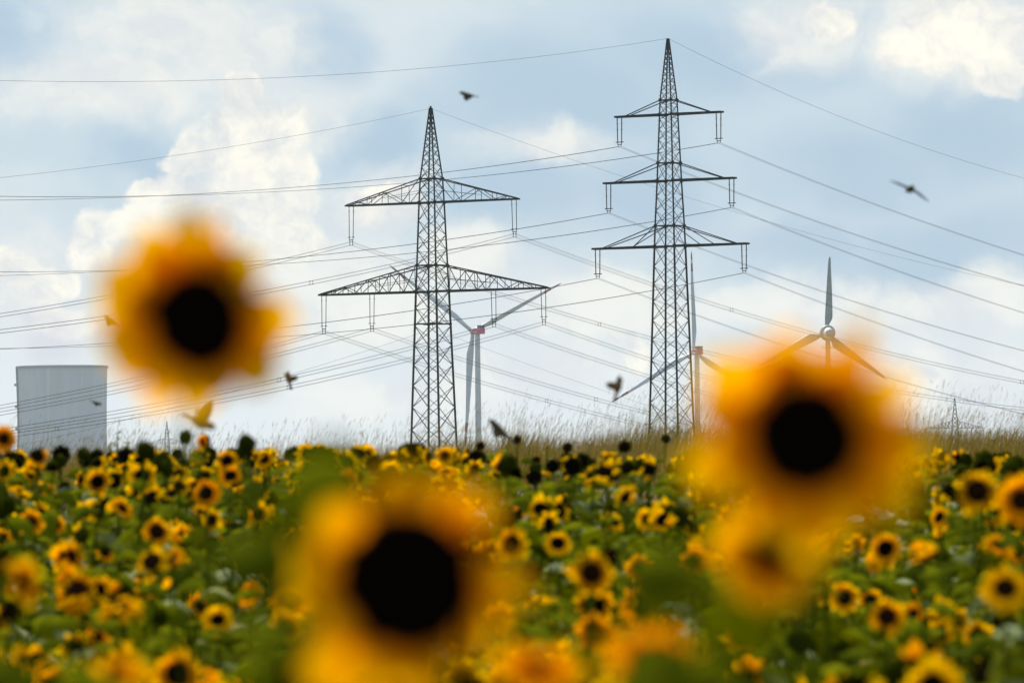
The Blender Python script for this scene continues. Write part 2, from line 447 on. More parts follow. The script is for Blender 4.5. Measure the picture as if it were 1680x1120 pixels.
def right_pylon():
    base = pylon_frame(1102, 700); r = empty('electricity_pylon', (base.x, base.y, GB))
    tag(r, 'taller lattice pylon on the right with three slim crossarms widening downwards', 'pylon')
    def loc(mb):
        mb.v = [(x, y, z-GB) for (x, y, z) in mb.v]; return mb
    prof = [(GB, 3.1), (zpy(700), 2.42), (zpy(406), 1.69), (zpy(373), 1.6), (zpy(299), 1.33), (zpy(270), 1.25), (zpy(190.5), 1.0), (zpy(167), .93), (zpy(66), .10)]
    zs = [zpy(y) for y in (406.5, 373, 299, 270, 190.5, 167)]
    mb, hs = body(prof, zs, .25, .12, GB)
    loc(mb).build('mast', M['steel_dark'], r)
    for (zb, zt, L, mid) in ((zs[0], zs[1], 13.15, 5.7), (zs[2], zs[3], 11.1, 0), (zs[4], zs[5], 9.0, 0)):
        for d in (-1, 1):
            mb = MB(); sb = hs(zb); st = hs(zt)
            for s in (-1, 1):
                mb.bar(vec(d*sb, s*sb, zb), vec(d*L, s*.34, zb), .20, .30)
                mb.bar(vec(d*st, s*st, zt), vec(d*(L-1.9), s*.45, zb+.1), .13)
                if mid: mb.bar(vec(d*st, s*st, zt), vec(d*(mid+1.4*(s+1)/2), s*1.0, zb+.1), .11)
            n = int((L-sb)/1.2)
            for i in range(n+1):
                u = lerp(sb, L, i/n); dp = lerp(sb, .34, i/n); u2 = lerp(sb, L, min(1, (i+1)/n)); dp2 = lerp(sb, .34, min(1, (i+1)/n))
                mb.bar(vec(d*u, -dp, zb), vec(d*u, dp, zb), .08)
                if i < n: mb.bar(vec(d*u, (-1)**i*dp, zb), vec(d*u2, -(-1)**i*dp2, zb), .07)
            mb.bar(vec(d*(L+.05), -.45, zb), vec(d*(L+.05), .45, zb), .26)
            loc(mb).build('crossarm', M['steel_dark'], r)
    ins = [(-8.5, 53.02), (8.5, 52.88), (-10.5, 43.11), (10.6, 43.21), (-12.5, 33.37), (12.6, 33.47)]
    ins = [(u, z+EYE+.35) for u, z in ins]
    n0 = set(r.children)
    for (u, zl), zb in zip(ins, (zs[4], zs[4], zs[2], zs[2], zs[0], zs[0])): insulator_set(r, u, zb, zl, False, M['porcelain'])
    for o in r.children:
        if o.name.startswith(('insulator', 'yoke')):
            for q in (o,)+tuple(o.children):
                for vt in q.data.vertices: vt.co.z -= GB
    return base, ins
LB, LI = left_pylon()
RB, RI = right_pylon()

def span_pts(A, sgn, deg, b, c, L, n=70):
    d = Vector((math.sin(R(deg))*sgn, math.cos(R(deg))*sgn, 0))
    return [A+d*s+Vector((0,0,b*s*.1+c*s*s*1e-4)) for s in [L*(i/n) for i in range(n+1)]], d
def cable(parent, name, A, LFT, RGT, rad, m, Ll=420, Lr=300):
    a, _ = span_pts(A, -1, LFT[0], LFT[1], LFT[2], Ll); c, _ = span_pts(A, 1, RGT[0], RGT[1], RGT[2], Lr)
    mb = MB(); mb.tube(a[::-1]+c[1:], rad, 5)
    return mb.build(name, m, parent)
LLc, LLe, LRc, LRe = (31.9,-1.758,3.375), (31.9,-1.728,3.04), (37.3,-1.99,3.942), (37.3,-1.841,2.952)
RLc, RLe, RRc, RRe = (38.6,-1.488,3.966), (38.6,-1.545,4.086), (48.3,-2.688,5.647), (48.3,-3.252,11.101)
LNAMES = ['left end of the upper arm', 'right end of the upper arm', 'far left end of the lower arm', 'left middle of the lower arm', 'right middle of the lower arm', 'far right end of the lower arm']
def wires():
    for (u, z), nm in zip(LI, LNAMES):
        A = LB+vec(u+(.06 if u > 0 else -.06), 0, z)
        r = empty('power_cable', A); tag(r, 'four-cable bundle hung from the %s of the left pylon' % nm, 'power cable', 'cable bundles of the left pylon')
        inv = -A
        for s in (-1, 1):
            for zz in (0., .46):
                cable(r, 'conductor', vec(s*.24, 0, zz), LLc, LRc, .018, M['wire'])
        for sg, pr, sl in ((-1, LLc, (38+rnd.random()*30, 120+rnd.random()*20, 210, 290)), (1, LRc, (55+rnd.random()*12, 130+rnd.random()*20, 210))):
            for s in sl:
                pts, d = span_pts(Vector((0,0,0)), sg, *pr, s, 1); q = pts[-1]
                mb = MB()
                for k in (-1, 1): mb.bar(q+vec(k*.24,0,0), q+vec(k*.24,0,.46), .05)
                for k in (-1, 1):
                    for zz in (0,.46): mb.box(q+vec(k*.24,0,zz), (.14,.10,.10))
                mb.build('spacer', M['wire_dark'], r)
    A = LB+vec(0,0,zpy(177)); r = cable(None, 'earth_wire', Vector((0,0,0)), LLe, LRe, .019, M['wire']); r.location = A
    tag(r, 'single thin earth wire running over the peak of the left pylon', 'power cable')
    A = LB+vec(0,0,zpy(538)); r = cable(None, 'service_wire', Vector((0,0,0)), (31.9,-2.05,3.1), (37.3,-2.2,3.4), .017, M['wire']); r.location = A
    tag(r, 'single thin wire fixed at the platform halfway up the left pylon', 'power cable')
    RN = ['left end of the top arm', 'right end of the top arm', 'left end of the middle arm', 'right end of the middle arm', 'left end of the lowest arm', 'right end of the lowest arm']
    for (u, z), nm in zip(RI, RN):
        A = RB+vec(u, 0, z-.03)
        r = empty('power_cable', A); tag(r, 'pair of cables hung from the %s of the right pylon' % nm, 'power cable', 'cable pairs of the right pylon')
        for s in (-1, 1): cable(r, 'conductor', vec(s*.24, 0, 0), RLc, RRc, .023, M['wire_dark'])
    A = RB+vec(0,0,zpy(66)); r = cable(None, 'earth_wire', Vector((0,0,0)), RLe, RRe, .021, M['wire_dark'], Lr=290); r.location = A
    tag(r, 'single thin earth wire running over the peak of the right pylon', 'power cable')
wires()

def far_pylon(px, ptop, parm, ppeak, D, half, label, th=R(12)):
    b = P(px, HZ, D); k = D/F
    r = empty('electricity_pylon', (b.x, D, GB)); tag(r, label, 'pylon', 'small pylons far beyond the field')
    ax = Vector((math.cos(th), -math.sin(th), 0)); ay = Vector((math.sin(th), math.cos(th), 0))
    v = lambda u, s, z: ax*u+ay*s+Vector((0,0,z-GB))
    z = lambda py: EYE+(HZ-py)*k
    mb = MB(); pr = [(GB, 3.4), (z(parm), 1.55), (z(ppeak), 1.35), (z(ptop), .15)]
    cs = lambda s, kk, zz: v(*[(-s,-s),(s,-s),(s,s),(-s,s)][kk % 4], zz)
    for (a, sa), (c, sc) in zip(pr, pr[1:]):
        n = max(2, int((c-a)/max(2.2, sa*1.3)))
        for i in range(n):
            za, zc = lerp(a, c, i/n), lerp(a, c, (i+1)/n); s1, s2 = lerp(sa, sc, i/n), lerp(sa, sc, (i+1)/n)
            for kk in range(4):
                mb.bar(cs(s1,kk,za), cs(s2,kk,zc), .18); mb.bar(cs(s1,kk,za), cs(s2,kk+1,zc), .12); mb.bar(cs(s1,kk+1,za), cs(s2,kk,zc), .12)
    mb.build('mast', M['steel'], r)
    H = half*k/math.cos(th)
    for d in (-1, 1):
        mb = MB()
        for s in (-1, 1):
            mb.bar(v(d*1.5, s*1.5, z(parm)), v(d*H, s*.4, z(parm)), .20); mb.bar(v(d*1.3, s*1.3, z(ppeak)), v(d*H*.93, s*.4, z(parm)+.2), .14)
            for i in range(1, 7):
                u = lerp(1.5, H*.93, i/7); u0 = lerp(1.5, H*.93, (i-1)/7); zt = lerp(z(ppeak), z(parm), i/7)
                mb.bar(v(d*u, s*.9, z(parm)), v(d*u, s*.9, zt), .13); mb.bar(v(d*u0, s*.9, z(parm)), v(d*u, s*.9, zt), .12)
        mb.build('crossarm', M['steel'], r)
        mb = MB()
        for u in (H*.97, H*.55): mb.bar(v(d*u, 0, z(parm)), v(d*u, 0, z(parm)-4), .16)
        mb.build('insulator', M['porcelain'], r)
far_pylon(1568, 660, 709, 697, 3000, 48, 'small distant pylon at the right rising behind the dry grass')
far_pylon(275, 685, 722, 713, 4200, 35, 'smallest distant pylon left, barely above the field under the left bloom')

# ------------------------------------------------------------------ wind turbines
def blade_mesh(L, root_r, chord, mat_, name, twist=True, marks=False):
    secs = 26; n = 12; mb = MB(); v = []; f = []
    for i in range(secs):
        t = i/(secs-1); z = t*L
        if t < .05: c = root_r*2; th = root_r*2
        else:
            a = min(1, (t-.05)/.17); a = a*a*(3-2*a)
            full = chord*(1-.78*max(0, (t-.2)/.8)**1.0)
            if t > .96: full *= (1-((t-.96)/.04)**2*.7)
            c = lerp(root_r*2, full, a); th = lerp(root_r*2, full*.20+.03, a)
        tw = R(lerp(18, 0, min(1, t*1.6))) if twist else 0
        for k in range(n):
            an = 2*math.pi*k/n; x = math.cos(an)*c*.5+(c*.5-min(c*.5, root_r)*1.0)*.75; y = math.sin(an)*th*.5*(1-.25*math.cos(an))
            v.append((x*math.cos(tw)-y*math.sin(tw), x*math.sin(tw)+y*math.cos(tw), z))
    for i in range(secs-1):
        for k in range(n): f.append((i*n+k, i*n+(k+1)%n, (i+1)*n+(k+1)%n, (i+1)*n+k))
    f.append(tuple(range(n))[::-1]); f.append(tuple((secs-1)*n+k for k in range(n)))
    mb.add(v, f); me = mb.mesh(name, mat_, True)
    if marks:
        me.materials.append(M['band'])
        for p in me.polygons:
            t = sum(me.vertices[i].co.z for i in p.vertices)/len(p.vertices)/L
            if t > .93 or .79 < t < .865: p.material_index = 1
    return me
def turbine(px, pbase, phub, D, yaw, angles, L, label, style):
    """rotor points away from the camera; yaw = degrees the rotor axis is turned left of straight away"""
    b = P(px, pbase, D); hubz = P(px, phub, D).z
    r = empty('wind_turbine', (P(px, pbase, D).x, D, GB)); tag(r, label, 'wind turbine', 'wind turbines behind the pylons')
    H = hubz-GB; ya = R(yaw)
    fwd = Vector((-math.sin(ya), math.cos(ya), 0)); side = Vector((math.cos(ya), math.sin(ya), 0))
    rot = Matrix((side, fwd, Vector((0,0,1)))).transposed()     # local x=side, y=forward(rotor), z up
    mb = MB(); rt, rb = style['tower']
    mb.lathe([(rb, 0), (lerp(rb, rt, .35), H*.35), (lerp(rb, rt, .7), H*.7), (rt, H-style['ndrop'])], 32)
    mb.build('tower', style['mat'], r, True)
    nac = empty('x') if False else None
    if style['kind'] == 'box':
        mb = MB(); nl, nw, nh = style['nac']
        v = []
        prof = [(-nl*.62,.86),(-nl*.55,1),(nl*.30,1),(nl*.38,.8)]
        for (y, k) in prof:
            for (x, z) in ((-.5,-.5),(-.42,-.56),(.42,-.56),(.5,-.5),(.5,.44),(.42,.5),(-.42,.5),(-.5,.44)): v.append((x*nw*k, y, z*nh*k))
        f = [(i*8+k, i*8+(k+1)%8, i*8+8+(k+1)%8, i*8+8+k) for i in range(3) for k in range(8)]+[tuple(range(8))[::-1], tuple(range(24,32))]
        mb.add(v, f); o = mb.build('nacelle', M['red'], r); o.matrix_local = Matrix.Translation((0,0,H))@rot.to_4x4()
        mb = MB(); mb.box((0, -nl*.40, nh*.5+style['cool']*.5+.02), (nw*.9, nl*.34, style['cool'])); mb.build('cooler', M['navy'], o)
        mb = MB(); mb.box((0, -nl*.1, nh*.5+.1), (nw*.7, nl*.5, .35)); mb.bar((0,-nl*.35,nh*.5), (0,-nl*.35,nh*.5+2.4+style['cool']), .12); mb.build('roof_hatch', M['turbine_white'], o)
        mb = MB(); mb.box((0, 0, -nh*.18), (nw*1.004+.01, nl*.5, .3)); mb.build('stripe', M['turbine_white'], o)
        hub_off = nl*.38+1.6
        hm = MB(); hm.lathe([(.05,2.4),(.9,2.1),(1.6,1.2),(1.9,0),(1.7,-1.3),(1.2,-1.8)], 24)
        hub = hm.build('hub', M['turbine'], r, True)
    else:
        mb = MB(); mb.lathe([(0,-1.1),(3.1,-1.1),(3.45,-.5),(3.45,.5),(3.1,1.2),(1.8,1.5),(0,1.6)], 40)
        o = mb.build('generator_ring', M['turbine_ring'], r, True); o.matrix_local = Matrix.Translation((0,0,H))@rot.to_4x4()@Matrix.Translation((0,.4,0))@Matrix.Rotation(R(-90),4,'X')
        mb = MB(); mb.lathe([(3.0,.9),(3.05,.2),(2.7,-.8),(2.2,-1.1)], 40, close=False)
        mb = MB(); mb.lathe([(2.45,0),(2.4,.9),(2.15,2.0),(1.9,3.0)], 32)
        o2 = mb.build('nacelle', M['turbine_white'], r, True); o2.matrix_local = Matrix.Translation((0,0,H-.1))@rot.to_4x4()@Matrix.Rotation(R(90),4,'X')
        mb = MB(); mb.lathe([(1.9,3.0),(1.75,3.5),(1.2,4.1),(.5,4.35),(.01,4.4)], 32)
        c = mb.build('tail_cap', M['turbine_ring'], o2, True)
        mb = MB(); mb.lathe([(1.3, H-6.6),(2.5, H-6.6),(2.5, H-6.35),(1.3,H-6.35)], 24)
        for k in range(12):
            a = k*math.pi/6; mb.bar((2.45*math.cos(a),2.45*math.sin(a),H-6.4),(2.45*math.cos(a),2.45*math.sin(a),H-5.3),.08)
        mb.build('gallery', M['turbine_ring'], r)
        hub_off = 2.6
        hm = MB(); hm.lathe([(.05,2.4),(.9,2.1),(1.6,1.2),(1.9,0),(1.9,-1.6)], 24)
        hub = hm.build('hub', M['turbine_ring'], r, True)
    # hub local z is the axis (forward)
    base = Matrix.Translation((0,0,H))@rot.to_4x4()@Matrix.Translation((0,hub_off,0))
    hub.matrix_local = base@Matrix.Rotation(R(-90),4,'X')
    bm = blade_mesh(L, style['root'], style['chord'], style['mat'], 'blade', marks=style['marks'])
    for k, a in enumerate(angles):
        o = link('blade', bm, r)
        # angle measured clockwise-free in the picture: 0 = right, 90 = up
        o.matrix_local = base@Matrix.Rotation(-R(a-90), 4, 'Y')@Matrix.Rotation(R(style['pitch'][k]), 4, 'Z')
    return r
big = dict(kind='box', tower=(1.5, 2.1), ndrop=1.8, nac=(10.5, 3.5, 3.3), cool=1.7, mat=M['turbine'], root=1.15, chord=4.3, marks=True, pitch=(25, 8, 18))
turbine(785, 720, 543, 3400, 30, (25.5, 145.5, 265), 68.5, 'white turbine with red nacelle seen past the left pylon, one blade hanging down', big)
big2 = dict(big); big2['nac'] = (9.5, 4.2, 3.3); big2['pitch'] = (14, 18, 12); big2['root'] = 1.0; big2['chord'] = 4.0
turbine(1144, 650, 577, 3500, 18, (91, 209.5, 329), 62, 'white turbine with red nacelle close behind the right pylon, one blade upright', big2)
sm = dict(kind='ball', tower=(1.05, 1.6), ndrop=2.4, mat=M['turbine_grey'], root=.65, chord=4.1, marks=False, pitch=(6, 6, 6))
turbine(1359, 640, 546, 2464, 14, (86.5, 323.5, 205), 33.3, 'grey turbine with round nacelle rising above the big right bloom', sm)

# ------------------------------------------------------------------ cooling tower and steam
def cooling_tower():
    D = 5700; k = D/F; cx = P(102.5, 660, D).x; r = empty('cooling_tower', (cx, D, GB))
    tag(r, 'huge pale grey concrete cooling tower at the far left edge', 'cooling tower')
    H = P(102, 601, D).z-GB; R0 = 74.2*k
    prof = []
    for i in range(41):
        t = i/40; z = t*H; q = (t-.82)/.82
        prof.append((R0*((.972+.028*((t-.55)/.45)**2) if t > .55 else (.972+.9*(.55-t)**2)), z))
    mb = MB(); mb.lathe(prof, 96); inner = [(a-1.2, z) for a, z in prof[::-1]][:12]
    mb.lathe([prof[-1], inner[0]]+inner[1:], 96)
    mb.build('shell', M['concrete'], r, True)
    mb = MB(); a = prof[-1][0]
    mb.lathe([(a-.2,H-2.2),(a+.9,H-2.2),(a+.9,H+.4),(a-.4,H+.4)], 96); mb.build('rim', M['rim'], r)
    mb = MB(); ang = R(180+14)
    pts = [Vector((math.cos(ang)*(rr+.9), math.sin(ang)*(rr+.9), z)) for rr, z in prof[2:]]
    for p, q in zip(pts, pts[1:]): mb.bar(p, q, 2.4, 1.6)
    for i in range(3, len(pts), 6): mb.bar(pts[i]+Vector((-1,0,-1.2)), pts[i]+Vector((-1,0,1.2)), 3.8)
    mb.build('ladder', M['rim'], r)
cooling_tower()

# ------------------------------------------------------------------ sunflower parts
def petals_mesh(seed, n1=21, n2=15, rd=.030, L=.047, seg=5, droop=.0, messy=.25, wide=.0115, gap=0., blunt=False, m='petal'):
    q = random.Random(seed); mb = MB(); ga = q.random()*6.28
    for row, n in ((0, n1), (1, n2)):
        for i in range(n):
            if q.random() < messy*.35: continue
            a = 2*math.pi*(i+q.uniform(-.25,.25)+row*.5)/n
            if gap and math.cos(a-ga) > 1-gap: continue
            l = L*q.uniform(.75,1.15)*(1 if row == 0 else .8); wd = wide*q.uniform(.8,1.25)
            lift = q.gauss(.12 if row == 0 else .42, .22)+droop; curl = q.gauss(-.4, .5)*(1+messy); tw = q.gauss(0,.4); side = q.gauss(0,.25)
            rr = Vector((math.cos(a), 0, math.sin(a))); tt = Vector((-math.sin(a), 0, math.cos(a))); nn = Vector((0,-1,0))
            v = []; at = []; rv = q.random(); p = rr*rd*.9+nn*(.004*row); ang = lift
            for s in range(seg+1):
                t = s/seg; wv = wd*(math.sin(math.pi*min(1,(t*.86+.14)))**.75)*(1 if t < 1 else .15) if not blunt else wd*math.sin(math.pi*(t*.74+.14))**.6*(1 if t < 1 else .75)
                d = rr*math.cos(ang)+nn*math.sin(ang)+tt*side*t; d.normalize()
                up = d.cross(tt).normalized()
                tx = (tt*math.cos(tw*t)+up*math.sin(tw*t))
                v += [p-tx*wv-up*wv*.25, p+up*0, p+tx*wv-up*wv*.25]; at += [(t, rv, 0)]*3
                p = p+d*l/seg; ang += curl/seg
            f = []
            for s in range(seg):
                for k in (0,1): f.append((s*3+k, s*3+k+1, s*3+k+4, s*3+k+3))
            mb.add(v, f, at)
    return mb.mesh('petals', M[m], True)
def disc_mesh(r=.033, h=.012, m='disc', n=20, bumps=True):
    q = random.Random(3); mb = MB(); v = []; f = []; rings = 8
    for i in range(rings+1):
        t = i/rings; rad = r*math.sin(t*math.pi/2)**.9 if t else 0
        hh = h*math.cos(t*math.pi/2)*(1-.35*math.exp(-(t/.3)**2))
        for k in range(n):
            a = 2*math.pi*k/n; e = q.uniform(-1,1)*.0012 if bumps else 0
            v.append((rad*math.cos(a), -hh-e-.002, rad*math.sin(a)))
    for i in range(rings):
        for k in range(n): f.append((i*n+k, i*n+(k+1)%n, (i+1)*n+(k+1)%n, (i+1)*n+k))
    mb.add(v, f); return mb.mesh('disc', M[m], True)
def calyx_mesh(seed, r=.036, n=16, L=.028, cup=.022, closed=.0):
    q = random.Random(seed); mb = MB(); v = []; f = []; m = 18
    prof = [(.003,.034),(.010,.030),(r*.6,cup),(r*.95,cup*.45),(r*1.0,0),(r*.9,-.003)]
    for (rr, y) in prof:
        for k in range(m): a = 2*math.pi*k/m; v.append((rr*math.cos(a), y, rr*math.sin(a)))
    for i in range(len(prof)-1):
        for k in range(m): f.append((i*m+k, i*m+(k+1)%m, (i+1)*m+(k+1)%m, (i+1)*m+k))
    mb.add(v, f, [(0,.3,0)]*len(v))
    for row in (0,1):
        for i in range(n):
            a = 2*math.pi*(i+row*.5+q.uniform(-.2,.2))/n; l = L*q.uniform(.7,1.2); wd = .008*q.uniform(.8,1.2)
            rr = Vector((math.cos(a),0,math.sin(a))); tt = Vector((-math.sin(a),0,math.cos(a))); ang = q.gauss(.0,.25)+closed
            p = rr*r*.9+Vector((0,.006-row*.004,0)); v = []; cv = q.random()
            for s in range(4):
                t = s/3; wv = wd*(1-t**1.6)+.0004; d = rr*math.cos(ang)-Vector((0,1,0))*math.sin(ang)
                v += [p-tt*wv, p+tt*wv]; p = p+d*l/3; ang += q.uniform(-.1,.35)+closed*.4
            mb.add(v, [(s*2, s*2+1, s*2+3, s*2+2) for s in range(3)], [(t_, cv, 0) for t_ in range(8)])
    return mb.mesh('flower_head', M['calyx'], True)
def leaf_into(mb, base, az, pitch, L, W, q, seg=6, dry=None, shade=None):  # dry: random value choosing leaves with a painted pale highlight, and truly dry brown ones
    """heart-shaped leaf on a petiole, drooping towards its tip"""
    d0 = Vector((math.cos(az), math.sin(az), 0)); t0 = Vector((-math.sin(az), math.cos(az), 0)); rv = q.random(); dry = q.random() if dry is None else dry; rv = rv if shade is None else shade
    pe = base+d0*L*.45+Vector((0,0,L*.38*math.sin(pitch+.5)))
    mb.tube([base, lerp(base, pe, .6)+Vector((0,0,.015)), pe], [.004,.003,.003], 4, False)
    for k in range(12): mb.a[-1-k] = (0, .5, 0)
    p = pe; ang = pitch; v = []; at = []; roll = q.gauss(0,.3); bend = q.uniform(1.0,2.7)
    prof = [.18,.82,1.0,.92,.70,.40,.03]
    cup = q.uniform(.1,.45)
    for s in range(seg+1):
        wv = W*.5*prof[s]; d = d0*math.cos(ang)+Vector((0,0,1))*math.sin(ang); up = t0.cross(d)*-1
        up = d.cross(t0)*-1
        tx = t0*math.cos(roll)+up*math.sin(roll); wav = q.uniform(-.06,.06)*W
        back = d*(-.10*L if s == 1 else 0)
        v += [p-tx*wv+up*(cup*wv+wav)+back, p-tx*wv*.5+up*cup*wv*.3, p, p+tx*wv*.5+up*cup*wv*.3, p+tx*wv+up*(cup*wv-wav)+back]
        at += [(s/seg, rv, dry)]*5
        p = p+d*L/seg; ang -= bend/seg
    mb.add(v, [(s*5+k, s*5+k+1, s*5+k+6, s*5+k+5) for s in range(seg) for k in range(4)], at)
def foliage_mesh(seed, n=11, zlo=.15, zhi=.9, size=.19, name='foliage'):
    q = random.Random(seed); mb = MB(); az = q.random()*6.28
    for i in range(n):
        t = (i+.5)/n; z = lerp(zlo, zhi, t); az += 2.4+q.uniform(-.4,.4); L = size*q.uniform(.75,1.15)*(1.1-.55*max(0,t-.4))
        leaf_into(mb, Vector((0,.012,z)), az, q.uniform(-.1,.8), L, L*q.uniform(.75,.95), q)
    return mb.mesh(name, M['leaf'], True)
def stem_mesh(r=.009, bend=0.):
    mb = MB(); mb.tube([(0,.012,0),(.004+bend,.014,.3),(-.004+bend,.012,.6),(bend*.5,.02,.86),(0,.032,.955),(0,.033,.985),(0,.028,1.0)], [r*1.3,r*1.15,r,r*.8,r*.7,r*.7,r*.8], 7)
    return mb.mesh('stem', M['stem'], True)
PET = [petals_mesh(11, messy=.5), petals_mesh(12, 19, 12, messy=.9), petals_mesh(13, 22, 16, droop=.45, messy=.5), petals_mesh(14, 17, 9, messy=1.4), petals_mesh(15, 20, 14, droop=-.4, L=.052, messy=.6), petals_mesh(16, 20, 12, messy=1., gap=.35), petals_mesh(17, 21, 14, messy=.8, gap=.8, droop=.3), petals_mesh(18, 18, 16, messy=.7, L=.04, droop=.8), petals_mesh(19, 20, 16, messy=.4, droop=1.0, L=.05), petals_mesh(51, 22, 16, messy=.15, wide=.0135), petals_mesh(52, 20, 15, messy=.3, wide=.014, L=.044)]
WIL = [petals_mesh(31, 15, 0, rd=.032, L=.026, messy=1.6, droop=.8, wide=.006), petals_mesh(32, 12, 0, rd=.032, L=.03, messy=1.2, droop=-.5, wide=.007)]
PETN = [petals_mesh(24, 14, 10, rd=.033, L=.047, seg=8, wide=.0165, messy=.25, blunt=True, m='petal_near'), petals_mesh(22, 24, 19, rd=.035, L=.052, seg=8, wide=.0155, messy=.1, blunt=True, m='petal_near'), petals_mesh(27, 18, 10, rd=.042, L=.046, seg=8, wide=.0125, messy=.9, m='petal_near')]
DISC = disc_mesh(); DISCB = disc_mesh(.038, .016, 'disc_brown'); DISCB2 = disc_mesh(.034, .014, 'disc_brown'); DISCN = disc_mesh(.040, .016, n=32)
CAL = [calyx_mesh(1), calyx_mesh(2)]; CALD = [calyx_mesh(5, .042, 18, .030, .034, .5), calyx_mesh(6, .044, 16, .024, .036, 1.0)]
BUD = [calyx_mesh(8, .024, 18, .045, .022, 1.1)]
FOL = [foliage_mesh(40+i, 12) for i in range(5)]
STEM = [stem_mesh(bend=b) for b in (0, .02, -.02)]
STEMN = stem_mesh(.005)

def quad_y(y): return gz(0, y)
def sunflower(head, kind, yaw, pitch, size, q, thin=False, variant=None, fol=True, near=False, fsc=1., dsc=1.):
    """one plant: stem, foliage, flower_head (> petals, disc); its head stands at the world point head"""
    g = gz(head.x, head.y); h = head.z-g
    r = empty('sunflower', (head.x, head.y, g))
    link('stem', STEMN if thin else q.choice(STEM), r, (0,0,0), (0,0,0), (1,1,h))
    if fol:
        fz = h/1.0
        link('foliage', q.choice(FOL), r, (0,0,0), (0,0,q.random()*6.28), (fsc,fsc,fz))
    rot = (R(-pitch), 0, R(yaw)); k = size/.155
    back = Euler(rot).to_matrix()@Vector((0,-.010,0))
    loc = Vector((0,.028,h))+back*k
    if kind == 'bloom':
        hd = link('flower_head', q.choice(CAL), r, loc, rot, (k,k,k))
        pm = variant if variant else q.choice(PET)
        link('petals', pm, hd, (0,0,0), (0,q.random()*6.28,0)); dv = dsc*(1 if near else q.uniform(.75,1.12)); link('disc', DISCN if near else q.choice((DISC,DISC,DISC,DISCB2)), hd, sc=(dv,)*3)
    elif kind == 'seed':
        hd = link('flower_head', q.choice(CALD), r, loc, rot, (k,k,k))
        link('disc', DISCB, hd)
        if q.random() < .7: link('petals', q.choice(WIL), hd, (0,0,0), (0,q.random()*6.28,0))
    else:
        hd = link('flower_head', BUD[0], r, loc, rot, (k,k,k))
        link('petals', WIL[0], hd, (0,.004,0), (0,q.random()*6.28,0), (.8,.8,.8))
    return r

# near, strongly blurred plants: (px, py, distance, kind, yaw, pitch, size, variant, thin, label)
NEAR = [
 (306, 528, 5.0, 'bloom', 30, 4, .198, 0, True, 'large blurred bloom standing alone high at the left against the sky'),
 (1326, 722, 4.15, 'bloom', -4, 6, .167, 1, True, 'large blurred orange bloom at the right, overlapping the skyline and the right turbine'),
 (664, 955, 3.75, 'bloom', 6, 2, .166, 2, True, 'biggest blurred bloom low in the centre left, with the widest black disc'),
 (1266, 902, 4.9, 'bloom', 10, 8, .102, 1, True, 'blurred smaller bloom tucked just below the large right bloom'),
 (885, 1108, 6.4, 'bloom', 10, 65, .10, 1, True, 'blurred orange bloom cut by the bottom edge right of the biggest bloom'),
 (1068, 1085, 5.8, 'bloom', -25, 65, .105, 1, True, 'blurred orange bloom near the bottom edge under the right pylon'),
 (610, 1130, 4.4, 'bloom', 10, 50, .11, 1, True, 'blurred orange bloom at the bottom edge below the biggest bloom'),
 (505, 950, 4.8, 'bloom', 70, 10, .095, 0, True, 'blurred yellow bloom seen edge-on left of the biggest bloom'),
 (528, 835, 5.0, 'bloom', 40, 50, .080, 0, True, 'blurred yellow bloom at the upper left of the biggest bloom'),
 (30, 955, 10.5, 'bloom', 55, 20, .10, 0, True, 'blurred yellow bloom turned sideways at the far left edge'),
 (190, 1112, 8.0, 'bloom', 10, 70, .10, 0, True, 'blurred yellow bloom at the bottom edge toward the left corner'),
]
qn = random.Random(5)
for (px, py, d, kind, yaw, pitch, size, vi, thin, lab) in NEAR:
    o = sunflower(P(px, py, d), kind, yaw, pitch, size, qn, thin, PETN[vi], fol=False, near=True, dsc={306: .88, 1326: .98, 664: 1.12, 1262: .85}.get(px, .7))
    tag(o, lab, 'sunflower', 'blurred sunflowers close to the camera')
# leafy stems close to the camera
def leafy(px, py, d, seed, lab, n=9, size=.15, spread=1., shade=None):
    top = P(px, py, d); g = gz(top.x, top.y); h = top.z-g
    r = empty('sunflower', (top.x, top.y, g)); tag(r, lab, 'sunflower', 'blurred sunflowers close to the camera')
    link('stem', STEMN, r, (0,0,0), (0,0,0), (1,1,h*.985))
    q = random.Random(seed); mb = MB(); az = q.random()*6
    for i in range(n):
        z = h-.015-i*.022*spread; az = -1.57+q.gauss(0,.9); L = size*q.uniform(.75,1.1)
        leaf_into(mb, Vector((0,.02,z)), az, q.uniform(-.9,.1), L, L*.9, q, dry=.3, shade=shade)
    mb.build('foliage', M['leaf'], r, True)
leafy(576, 712, 4.6, 61, 'blurred green leafy shoot rising to the skyline above the biggest bloom', 8, .085, .45, 1.)
leafy(435, 800, 5.8, 62, 'blurred dark green leafy shoot left of the biggest bloom', 8, .085)
leafy(1125, 870, 5.4, 63, 'blurred dark green leafy shoot left of the large right bloom', 7, .085, 1., .55)
leafy(1200, 1030, 6.2, 64, 'blurred pale green leafy shoot at the bottom below the large right bloom', 5, .09)
leafy(40, 1060, 7.5, 65, 'blurred dark leafy shoot in the bottom left corner', 7, .14)

